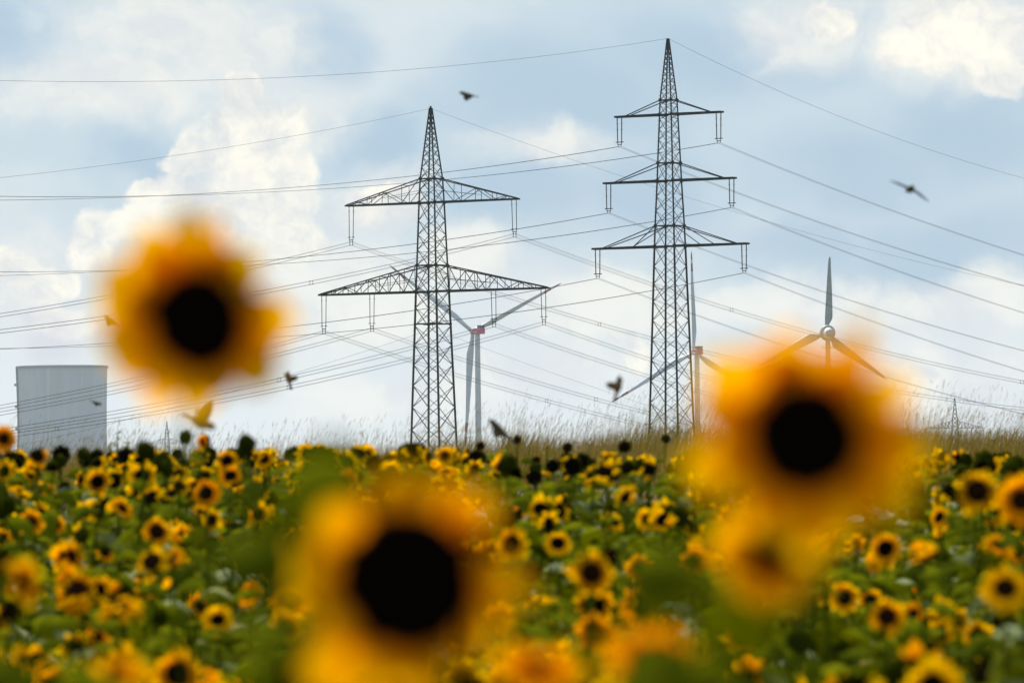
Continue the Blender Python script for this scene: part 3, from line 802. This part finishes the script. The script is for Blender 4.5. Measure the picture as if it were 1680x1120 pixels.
# plants whose head can be told in the photograph: (px, py, width px, kind, yaw, pitch)
b, s_, g_ = 'bloom', 'seed', 'bud'
HERO = [(5,720,52,b,10,5),(62,747,44,b,0,-25),(58,768,38,b,-10,40),(85,763,30,s_,20,-60),(160,790,52,b,0,5),(130,786,34,b,60,0),(372,755,46,b,5,-8),(378,782,48,b,-5,25),
 (338,724,36,b,-40,0),(302,717,27,s_,150,0),(403,728,40,s_,160,10),(237,740,42,s_,170,20),(292,797,44,b,48,10),(340,810,54,b,-20,10),(197,836,52,b,55,35),
 (257,872,57,b,0,5),(50,857,50,b,10,0),(90,862,42,b,35,25),(218,880,34,b,10,10),(170,908,46,b,40,20),(200,914,36,b,-45,0),(398,930,46,b,10,45),(480,880,46,g_,0,0),
 (8,925,44,s_,10,0),(73,990,42,b,5,0),(195,1002,88,b,5,68),(325,995,50,b,30,15),(357,1020,60,b,0,35),(308,1060,46,g_,10,10),(345,1086,40,b,30,40),(400,1088,46,s_,20,0),
 (420,1045,30,b,70,0),(80,925,26,b,50,20),(212,955,24,s_,0,0),(353,935,28,s_,0,0),(158,876,26,s_,0,10),(135,745,26,s_,160,0),(182,750,24,s_,0,20),(105,800,26,s_,10,0),
 (730,748,38,b,0,4),(732,776,40,b,0,60),(765,741,17,b,40,0),(788,731,19,s_,10,0),(848,721,19,s_,0,0),(802,759,17,b,20,40),(870,791,28,b,10,60),(898,781,24,b,50,10),
 (886,815,26,b,50,40),(850,842,36,b,60,20),(832,850,40,s_,170,10),(955,838,28,b,40,50),(843,893,66,b,-28,10),(915,893,50,b,0,25),(970,940,84,b,4,2),(870,940,46,s_,10,0),
 (905,1002,54,b,35,20),(916,970,30,s_,0,0),(1050,930,54,b,-20,-10),(1092,976,34,b,20,50),(940,1032,32,b,40,30),(1065,815,26,b,20,50),(1028,767,27,s_,0,0),(1024,731,25,s_,10,-30),
 (931,734,21,s_,0,0),(1092,719,20,s_,170,0),(962,790,20,s_,0,0),(1100,770,22,s_,20,0),(880,755,20,s_,0,-20),(1572,750,33,b,0,4),(1605,806,82,b,-6,4),(1676,822,90,b,0,8),
 (1620,757,17,s_,0,0),(1541,762,24,s_,10,0),(1527,787,26,s_,20,0),(1505,842,30,s_,0,10),(1468,788,36,b,50,0),(1464,826,36,b,30,40),(1545,850,46,b,-50,20),(1580,876,34,b,40,30),
 (1456,900,64,b,-25,5),(1405,892,44,b,60,10),(1385,980,58,b,10,0),(1428,985,50,b,-10,15),(1457,1013,75,b,-10,15),(1550,1006,64,b,50,35),(1500,974,40,b,55,10),(1650,968,92,b,0,25),
 (1645,1012,50,s_,20,-30),(1638,900,60,b,30,55),(1674,908,50,b,-30,30),(1604,1043,62,b,8,8),(1240,990,58,b,40,20),(1268,1037,44,b,-20,60),(1165,1022,26,b,20,30),(1135,1042,36,b,30,60),
 (1190,850,46,b,35,20),(1610,1102,56,s_,10,20),(1565,1112,34,b,30,30),(1385,1070,50,s_,160,0),(1310,1052,58,s_,150,10),(1432,1058,50,b,-40,10),(1560,936,40,s_,0,20),(1415,941,28,s_,0,0),
 (455,790,30,b,20,60),(290,745,22,s_,0,0),(500,750,20,s_,160,0),(820,786,18,s_,10,0),(790,800,22,s_,0,0),(1000,830,26,b,-30,50),(1035,860,24,s_,0,10),(985,880,24,b,50,20),(1108,905,30,b,20,60),(1010,995,30,s_,10,0)]
GRP = 'sunflowers growing across the field'
placed = []          # (px, py, kind, yaw, object)
occ = []
qh = random.Random(9)
def dist_for(px_w, size=.15): return size*F/px_w
for (px, py, wd, kind, yaw, pitch) in HERO:
    d = min(47.5, max(13.5, dist_for(wd, .15 if kind == b else .115)))
    size = wd*d/F
    if kind != b: size *= 1.35
    head = P(px, py, d)
    if head.z-gz(head.x, head.y) < .55:      # would sit too low: bring it nearer
        while head.z-gz(head.x, head.y) < .55 and d > 9: d -= .5; head = P(px, py, d); size = wd*d/F
    o = sunflower(head, kind, yaw, pitch, size*(1.06 if wd > 48 and kind == b else 1), qh, variant=PET[qh.choice((0,4,9,10))] if wd >= 48 and kind == b else None)
    placed.append((px, py, kind, yaw, pitch, o)); occ.append((head.x, head.y))
# further plants of the field, the nearest and clearest as individuals
def crop_top(x, y):
    """typical height of the crop's heads"""
    return gz(x, y)+1.20+.16*max(0, (y-28)/18)+.34*mnoise.noise(Vector((x*.6, y*.35, 3)))
def topx(x, y, z):
    u = x/y*F; v = (z-EYE)/y*F
    return 840+u*math.cos(ROLL)-v*math.sin(ROLL), HZ-(u*math.sin(ROLL)+v*math.cos(ROLL))
qr = random.Random(21); tries = 0
cand = []
while len(cand) < 2100 and tries < 120000:
    tries += 1
    y = qr.uniform(10.5, 47.5); half = y*.5*1680/F*1.5+.9; x = qr.uniform(-half, half)
    if any((x-a)**2+(y-c)**2 < .132**2 for a, c in occ): continue
    occ.append((x, y)); cand.append((x, y))
inside = []; outside = []
for (x, y) in cand:
    z = crop_top(x, y)+qr.uniform(-.30,.12)
    px, py = topx(x, y, z)
    k = qr.random(); kind = b if k < .70 else (s_ if k < .95 else g_)
    top_ = 738 if px < 800 else 756
    if z > EYE+(HZ-top_)/F*y: z = EYE+(HZ-top_-qr.random()*28)/F*y
    if kind == b and py < 800 and qr.random() < .30: kind = s_
    near_hero = any(abs(px-h[0]) < h[2]*.85 and -h[2]*1.3 < py-h[1] < h[2]*.8 and y < .15*F/h[2]+1 for h in HERO)
    it = (x, y, z, kind, px, py)
    if near_hero: outside.append((x, y, z-.38, 'leaf', px, py))
    elif -10 < px < 1690 and 735 < py < 1128: inside.append(it)
    else: outside.append(it)
inside.sort(key=lambda t: t[1])      # the nearest heads show largest
NIND = 300-len(placed)-len(NEAR)-5
def randhead(q, kind):
    if kind == s_: return q.choice((q.uniform(-40,40), q.uniform(120,240))), q.uniform(-60,10)
    return q.gauss(0,38), q.gauss(18,24)
for it in inside[:NIND]:
    x, y, z, kind, px, py = it; yaw, pitch = randhead(qr, kind)
    o = sunflower(Vector((x,y,z)), kind, yaw, pitch, qr.uniform(.135,.20)*(1.2 if y > 28 else 1) if kind == b else qr.uniform(.10,.15), qr)
    placed.append((px, py, kind, yaw, pitch, o))
# labels that single each plant out by look and place
COLS = [(190,'under the cooling tower'),(450,'under the high left bloom'),(640,'left of the left pylon foot'),(770,'under the left pylon'),(1000,'between the pylons'),(1150,'under the right pylon'),(1500,'under the large right bloom'),(9999,'by the right edge')]
ROWS = [(772,'on the skyline'),(850,'far rows'),(930,'middle rows'),(1020,'near rows'),(9999,'bottom rows')]
ORD = ['leftmost','second','third','fourth','fifth','sixth','seventh','eighth','ninth','tenth','eleventh','twelfth']
cells = {}
for (px, py, kind, yaw, pitch, o) in placed:
    c = next(t for m, t in COLS if px < m); rw = next(t for m, t in ROWS if py < m)
    if kind == b: look = 'yellow bloom facing us' if abs(yaw) < 25 and pitch < 40 else ('yellow bloom tilted skyward' if pitch >= 40 else ('yellow bloom turned right' if yaw > 0 else 'yellow bloom turned left'))
    elif kind == s_: look = 'dark faded seed head' if abs(yaw) < 90 else 'dark head seen from behind'
    else: look = 'green half-closed bud'
    cells.setdefault((look, rw, c), []).append((px, o))
for (look, rw, c), lst in cells.items():
    lst.sort(key=lambda t: t[0])
    for i, (px, o) in enumerate(lst):
        lab = '%s %s, %s' % (look, rw, c)
        if len(lst) > 1: lab = '%s %s%s %s, %s' % (ORD[min(i,11)], look, '' if i == 0 else ' from left', rw, c)
        tag(o, lab, 'sunflower', GRP)
# everything else of the crop: one countless mass of further plants
def crop_mass():
    q = random.Random(77)
    groups = {'calyx': [], 'leaf': [], 'petal': [], 'disc': [], 'stem': []}
    def put(key, me, mx):
        n = len(me.vertices); co_ = np.empty(n*3, np.float32); me.vertices.foreach_get('co', co_); co_ = co_.reshape(-1,3)
        m3 = np.array(mx.to_3x3()); t = np.array(mx.translation); co_ = co_@m3.T+t
        at = np.zeros((n,3), np.float32)
        if 'shade' in me.attributes: a = np.empty(n*3, np.float32); me.attributes['shade'].data.foreach_get('vector', a); at = a.reshape(-1,3)
        lv = np.empty(len(me.loops), np.int32); me.loops.foreach_get('vertex_index', lv)
        lt = np.empty(len(me.polygons), np.int32); me.polygons.foreach_get('loop_total', lt)
        groups[key].append((co_, at, lv, lt))
    for (x, y, z, kind, px, py) in inside[NIND:]+outside:
        g = gz(x, y); h = max(.35, z-g); base = Matrix.Translation((x, y, g))
        put('stem', q.choice(STEM), base@Matrix.Diagonal((1,1,h,1)))
        put('leaf', q.choice(FOL), base@Matrix.Rotation(q.random()*6.28, 4, 'Z')@Matrix.Diagonal((1.1,1.1,h,1)))
        if kind == 'leaf': continue
        yaw, pitch = randhead(q, kind); k = q.uniform(.85,1.25)*(1.15 if y > 28 else 1)
        hm = base@Matrix.Translation((0,.02,h))@Euler((R(-pitch),0,R(yaw))).to_matrix().to_4x4()@Matrix.Scale(k, 4)
        if kind == b: put('calyx', q.choice(CAL), hm); put('petal', q.choice(PET), hm@Matrix.Rotation(q.random()*6.28, 4, 'Y')); put('disc', DISC, hm)
        else: put('calyx', q.choice(CALD), hm); put('disc', DISCB, hm)
    # low leaves between the stems
    vs = []; mb = MB()
    for i in range(2600):
        y = q.uniform(9, 48); half = y*.5*1680/F*1.5+.9; x = q.uniform(-half, half); g = gz(x, y)
        leaf_into(mb, Vector((x, y, g+q.uniform(.05,.78))), q.random()*6.28, q.uniform(-.2,.7), .17*q.uniform(.7,1.2), .14*q.uniform(.7,1.2), q)
    low = mb.mesh('low', M['leaf'], True); put('leaf', low, Matrix.Identity(4))
    V = []; A = []; LV = []; LT = []; MI = []; off = 0
    mats = [M['calyx'], M['leaf'], M['petal'], M['disc'], M['stem']]
    for i, key in enumerate(('calyx','leaf','petal','disc','stem')):
        for (co_, at, lv, lt) in groups[key]:
            V.append(co_); A.append(at); LV.append(lv+off); LT.append(lt); MI.append(np.full(len(lt), i, np.int32)); off += len(co_)
    V = np.concatenate(V); A = np.concatenate(A); LV = np.concatenate(LV); LT = np.concatenate(LT); MI = np.concatenate(MI)
    me = bpy.data.meshes.new('sunflower_crop'); me.vertices.add(len(V)); me.vertices.foreach_set('co', V.ravel().astype(np.float32))
    me.loops.add(len(LV)); me.loops.foreach_set('vertex_index', LV.astype(np.int32))
    me.polygons.add(len(LT)); st = np.concatenate([[0], np.cumsum(LT)[:-1]]).astype(np.int32)
    me.polygons.foreach_set('loop_start', st)
    me.polygons.foreach_set('material_index', MI); me.polygons.foreach_set('use_smooth', np.ones(len(LT), bool))
    for m in mats: me.materials.append(m)
    at = me.attributes.new('shade', 'FLOAT_VECTOR', 'POINT'); at.data.foreach_set('vector', A.ravel().astype(np.float32))
    me.update(calc_edges=True); me.validate()
    o = link('sunflower_crop', me); tag(o, 'dense green mass of leaves and further sunflowers filling the field', 'sunflower crop', None, 'stuff')
crop_mass()

# ------------------------------------------------------------------ dry grass on the rise behind the field
def grass():
    q = random.Random(99); mb = MB()
    def stalk(x, y, h, wd, lean, seg=4, head=True, green=None):
        g = gz(x, y)-.02; az = q.gauss(.2, .8); rv = q.random(); gr = q.random()*.7 if green is None else green
        dx = math.cos(az)*lean*h; dy = math.sin(az)*lean*h*.6; ww = q.uniform(-1,1)
        t = Vector((math.cos(ww), math.sin(ww)*.5, 0)); v = []
        for s in range(seg+1):
            k = s/seg; p = Vector((x+dx*k*k, y+dy*k*k, g+h*k*(1-.10*lean*k))); wv = wd*.5*(1-.75*k)
            v += [p-t*wv, p+t*wv]
        f = [(s*2, s*2+1, s*2+3, s*2+2) for s in range(seg)]
        mb.add(v, f, [(0, rv, gr)]*len(v))
        if head:
            p = Vector((x+dx, y+dy, g+h*(1-.10*lean))); d = Vector((dx*2, dy*2, h*.9)).normalized(); hl = q.uniform(.06,.16); hw = q.uniform(.005,.010)
            v = [p-d*hl*.3, p+t*hw*.5+d*hl*.1, p+d*hl*.8, p-t*hw*.5+d*hl*.1]
            mb.add(v, [(0,1,2,3)], [(0, rv, gr)]*4)
    for i in range(52000):
        y = q.uniform(88, 119); x = q.uniform(-17, 17); px = 840+x/y*F
        dn = .52+.48*mnoise.noise(Vector((x*.35, y*.05, 5)))+(.5 if px > 820 else .1)
        if q.random() > dn: continue
        tall = q.random()
        hh = .62+.26*mnoise.noise(Vector((x*.5, 0, 9)))+(.32 if px > 820 else .05)
        if tall < .045: h = hh*q.uniform(1.15, 1.7)
        elif tall < .16: h = hh*q.uniform(.9,1.2)
        else: h = hh*q.uniform(.45,.9)
        stalk(x, y, h, q.uniform(.003,.0045) if tall < .16 else q.uniform(.008,.018), q.uniform(.05,.45), head=tall < .3)
    for i in range(9000):
        y = q.uniform(49, 90); x = q.uniform(-13, 13); stalk(x, y, q.uniform(.2,.5), .012, q.uniform(.2,.7), 2, False)
    o = mb.build('dry_grass', M['grass']); tag(o, 'tall dry straw-coloured grass along the rise behind the field', 'grass', None, 'stuff')
grass()
# weeds with leafy tips that break the skyline at the left
def weed(px, py, d, h, seed, lab):
    p = P(px, py, d); g = gz(p.x, p.y); q = random.Random(seed); hh = p.z-g
    r = empty('weed', (p.x, p.y, g)); tag(r, lab, 'weed', 'weeds on the skyline')
    mb = MB(); mb.tube([(0,0,0),(.02,0,hh*.5),(0,0,hh)], [.006,.005,.002], 5); mb.build('stem', M['stem'], r)
    mb = MB()
    for i in range(26):
        z = hh-h*(i/26.); a = q.random()*6.28; L = .035+.03*q.random()
        leaf_into(mb, Vector((0,0,z)), a, q.uniform(0,.9), L, L*.6, q)
    mb.build('foliage', M['leaf'], r, True)
weed(192, 712, 60, .5, 1, 'tall leafy weed sticking up just right of the cooling tower')
weed(180, 728, 58, .4, 2, 'short leafy weed at the foot of the cooling tower')
weed(211, 727, 60, .4, 3, 'small weed right of the tall leafy weed, left of the left bloom')
weed(897, 735, 62, .4, 4, 'leafy weed on the skyline between the pylons')

# ------------------------------------------------------------------ birds
def bird_mat(name, body, wing, belly):
    def fn(bb, p, out):
        tc = bb.n('ShaderNodeTexCoord').outputs['Object']; s = bb.n('ShaderNodeSeparateXYZ'); bb.l(tc, s.inputs[0])
        ax = bb.math('ABSOLUTE', s.outputs[1])
        n = bb.noise(tc, 60, 3, .6)
        c = bb.mix(bb.mr(s.outputs[2], -.014, .004), (*belly,1), (*body,1))
        c = bb.mix(bb.mr(ax, .012, .03), c, (*wing,1))
        c = bb.mix(bb.mr(s.outputs[0], .028, .036), c, (*[q*.8 for q in body],1))
        c = bb.mix(bb.mr(n.outputs['Fac'], .4, .6, 0, .3), c, (.02,.018,.015,1))
        bb.l(c, p.inputs['Base Color'])
    return mat(name, body, .8, spec=.2, fn=fn)
BM1 = bird_mat('bird_plumage_olive', (.07,.05,.02), (.035,.035,.035), (.16,.12,.04))
BM2 = bird_mat('bird_plumage_brown', (.09,.045,.012), (.06,.035,.012), (.15,.09,.015))
def loft(mb, secs, n=12):
    """secs: (centre, ry, rz); rings in the plane across x"""
    v = []; f = []
    for (c, ry, rz) in secs:
        for k in range(n): a = 2*math.pi*k/n; v.append((c[0], c[1]+ry*math.cos(a), c[2]+rz*math.sin(a)))
    for i in range(len(secs)-1):
        for k in range(n): f.append((i*n+k, i*n+(k+1)%n, (i+1)*n+(k+1)%n, (i+1)*n+k))
    f.append(tuple(range(n))[::-1]); f.append(tuple((len(secs)-1)*n+k for k in range(n)))
    mb.add(v, f)
def wing_into(mb, side, el, sweep, span, fold):
    """lofted wing: el raises it, sweep pulls the hand back, fold shortens"""
    pts = []; n = 8; L = span*(1-fold); p = Vector((.012, side*.008, .006)); v = []; f = []
    cur = Vector(p)
    m = 9
    for i in range(m):
        t = i/(m-1); e = el*(1-.35*t) if el > 0 else el*(1+.3*t); sw = lerp(-.35, sweep, t)
        ch = lerp(.046, .040, t) if t < .6 else lerp(.040, .006, ((t-.6)/.4)**1.2)
        th = lerp(.0075, .0035, t)
        d = Vector((-math.sin(sw), side*math.cos(sw)*math.cos(e), math.cos(sw)*math.sin(e)))
        upn = Vector((0, -side*math.sin(e), math.cos(e)))
        for k in range(n):
            a = 2*math.pi*k/n; v.append(cur+Vector((1,0,0))*(math.cos(a)*ch*.5-ch*.35)+upn*math.sin(a)*th*.5)
        cur = cur+d*L/(m-1)
    for i in range(m-1):
        for k in range(n):
            q = (i*n+k, i*n+(k+1)%n, (i+1)*n+(k+1)%n, (i+1)*n+k); f.append(q if side < 0 else q[::-1])
    e0 = tuple(range(n)); e1 = tuple((m-1)*n+k for k in range(n)); f.append(e0[::-1] if side < 0 else e0); f.append(e1 if side < 0 else e1[::-1])
    mb.add(v, f)
def bird(px, py, d, fwd, up, eL, eR, sweep, fold, lab, m, size=1.):
    """fwd / up are world directions; x of the bird is its beak end"""
    mb = MB()
    loft(mb, [((.066,0,.004),.0012,.001),((.058,0,.004),.003,.003),((.052,0,.005),.0085,.0085),((.044,0,.006),.0120,.0118),((.034,0,.005),.0135,.0130),((.022,0,.001),.0165,.0155),((.004,0,-.002),.0190,.0175),((-.016,0,-.002),.0165,.0145),((-.034,0,0),.0100,.0090),((-.046,0,.001),.0075,.0050),((-.062,0,.001),.0100,.0032),((-.080,0,.001),.0140,.0026)])
    wing_into(mb, 1, eL, sweep, .115, fold); wing_into(mb, -1, eR, sweep, .115, fold)
    r = mb.build('bird', m, None, True)
    rm = r.modifiers.new('remesh', 'REMESH'); rm.mode = 'VOXEL'; rm.voxel_size = .0016; rm.use_smooth_shade = True
    fwd = Vector(fwd).normalized(); up = Vector(up); y = up.cross(fwd).normalized(); up = fwd.cross(y)
    M4 = Matrix((fwd, y, up)).transposed().to_4x4()
    r.matrix_world = Matrix.Translation(P(px, py, d))@M4@Matrix.Scale(size, 4)
    tag(r, lab, 'bird', 'small birds flying over the sunflowers')
bird(767, 156, 46, (-.9,.3,.22), (.15,-.3,1), -.9, -.9, 1.25, .5, 'tiny dark bird with closed wings in the sky right of the left pylon tip', BM1, 1.2)
bird(1493, 311, 36, (.2,-1,.1), (.22,.1,1), -.42, .12, .2, .0, 'bird with wide spread wings high in the sky at the right', BM1, 1.2)
bird(180, 527, 45, (-.75,.3,.5), (.5,-.3,.8), -.8, -.8, 1.3, .55, 'small brown bird with folded wings left of the high left bloom', BM2, 1.15)
bird(158, 661, 52, (.85,.4,-.35), (.3,-.2,1), -.7, -.7, 1.3, .55, 'smallest bird, wings shut, in front of the cooling tower', BM1, .9)
bird(474, 622, 42, (-.2,.45,.9), (.5,-.8,.3), .75, .15, .2, .45, 'brown bird diving with half-open wings right of the high left bloom', BM2, 1.1)
bird(330, 694, 27, (.85,-.35,-.38), (.1,-.35,1), 1.35, 1.15, .5, .30, 'large looking brown bird wings raised under the high left bloom', BM2, 1.35)
bird(1014, 634, 33, (.22,.35,.9), (-.55,-.8,.25), .05, .85, .3, .42, 'olive bird rising with open wings at the turbine blade tip left of the right pylon', BM2, 1.15)
bird(819, 705, 34, (-.68,.25,.62), (.6,-.5,.6), -1.2, -1.2, 1.45, .6, 'long brown bird dropping onto a dark seed head right of the left pylon', BM1, 1.5)

# ------------------------------------------------------------------ haze
def haze():
    mb = MB(); x0, x1, y0, y1, z0, z1 = -6100, 6100, -450, 9100, -4.5, 190
    v = [(x, y, z) for z in (z0, z1) for x, y in ((x0,y0),(x1,y0),(x1,y1),(x0,y1))]
    mb.add(v, [(3,2,1,0),(4,5,6,7),(0,1,5,4),(1,2,6,5),(2,3,7,6),(3,0,4,7)])
    m = bpy.data.materials.new('air_haze'); m.use_nodes = True; t = m.node_tree; t.nodes.clear()
    o = t.nodes.new('ShaderNodeOutputMaterial'); p = t.nodes.new('ShaderNodeVolumePrincipled')
    p.inputs['Color'].default_value = (.80,.88,1,1); p.inputs['Density'].default_value = HAZE; p.inputs['Anisotropy'].default_value = .2
    t.links.new(p.outputs[0], o.inputs['Volume'])
    ob = mb.build('haze', m); tag(ob, 'thin pale haze in the air over the fields', 'haze', None, 'stuff')
HAZE = 3.5e-5
haze()
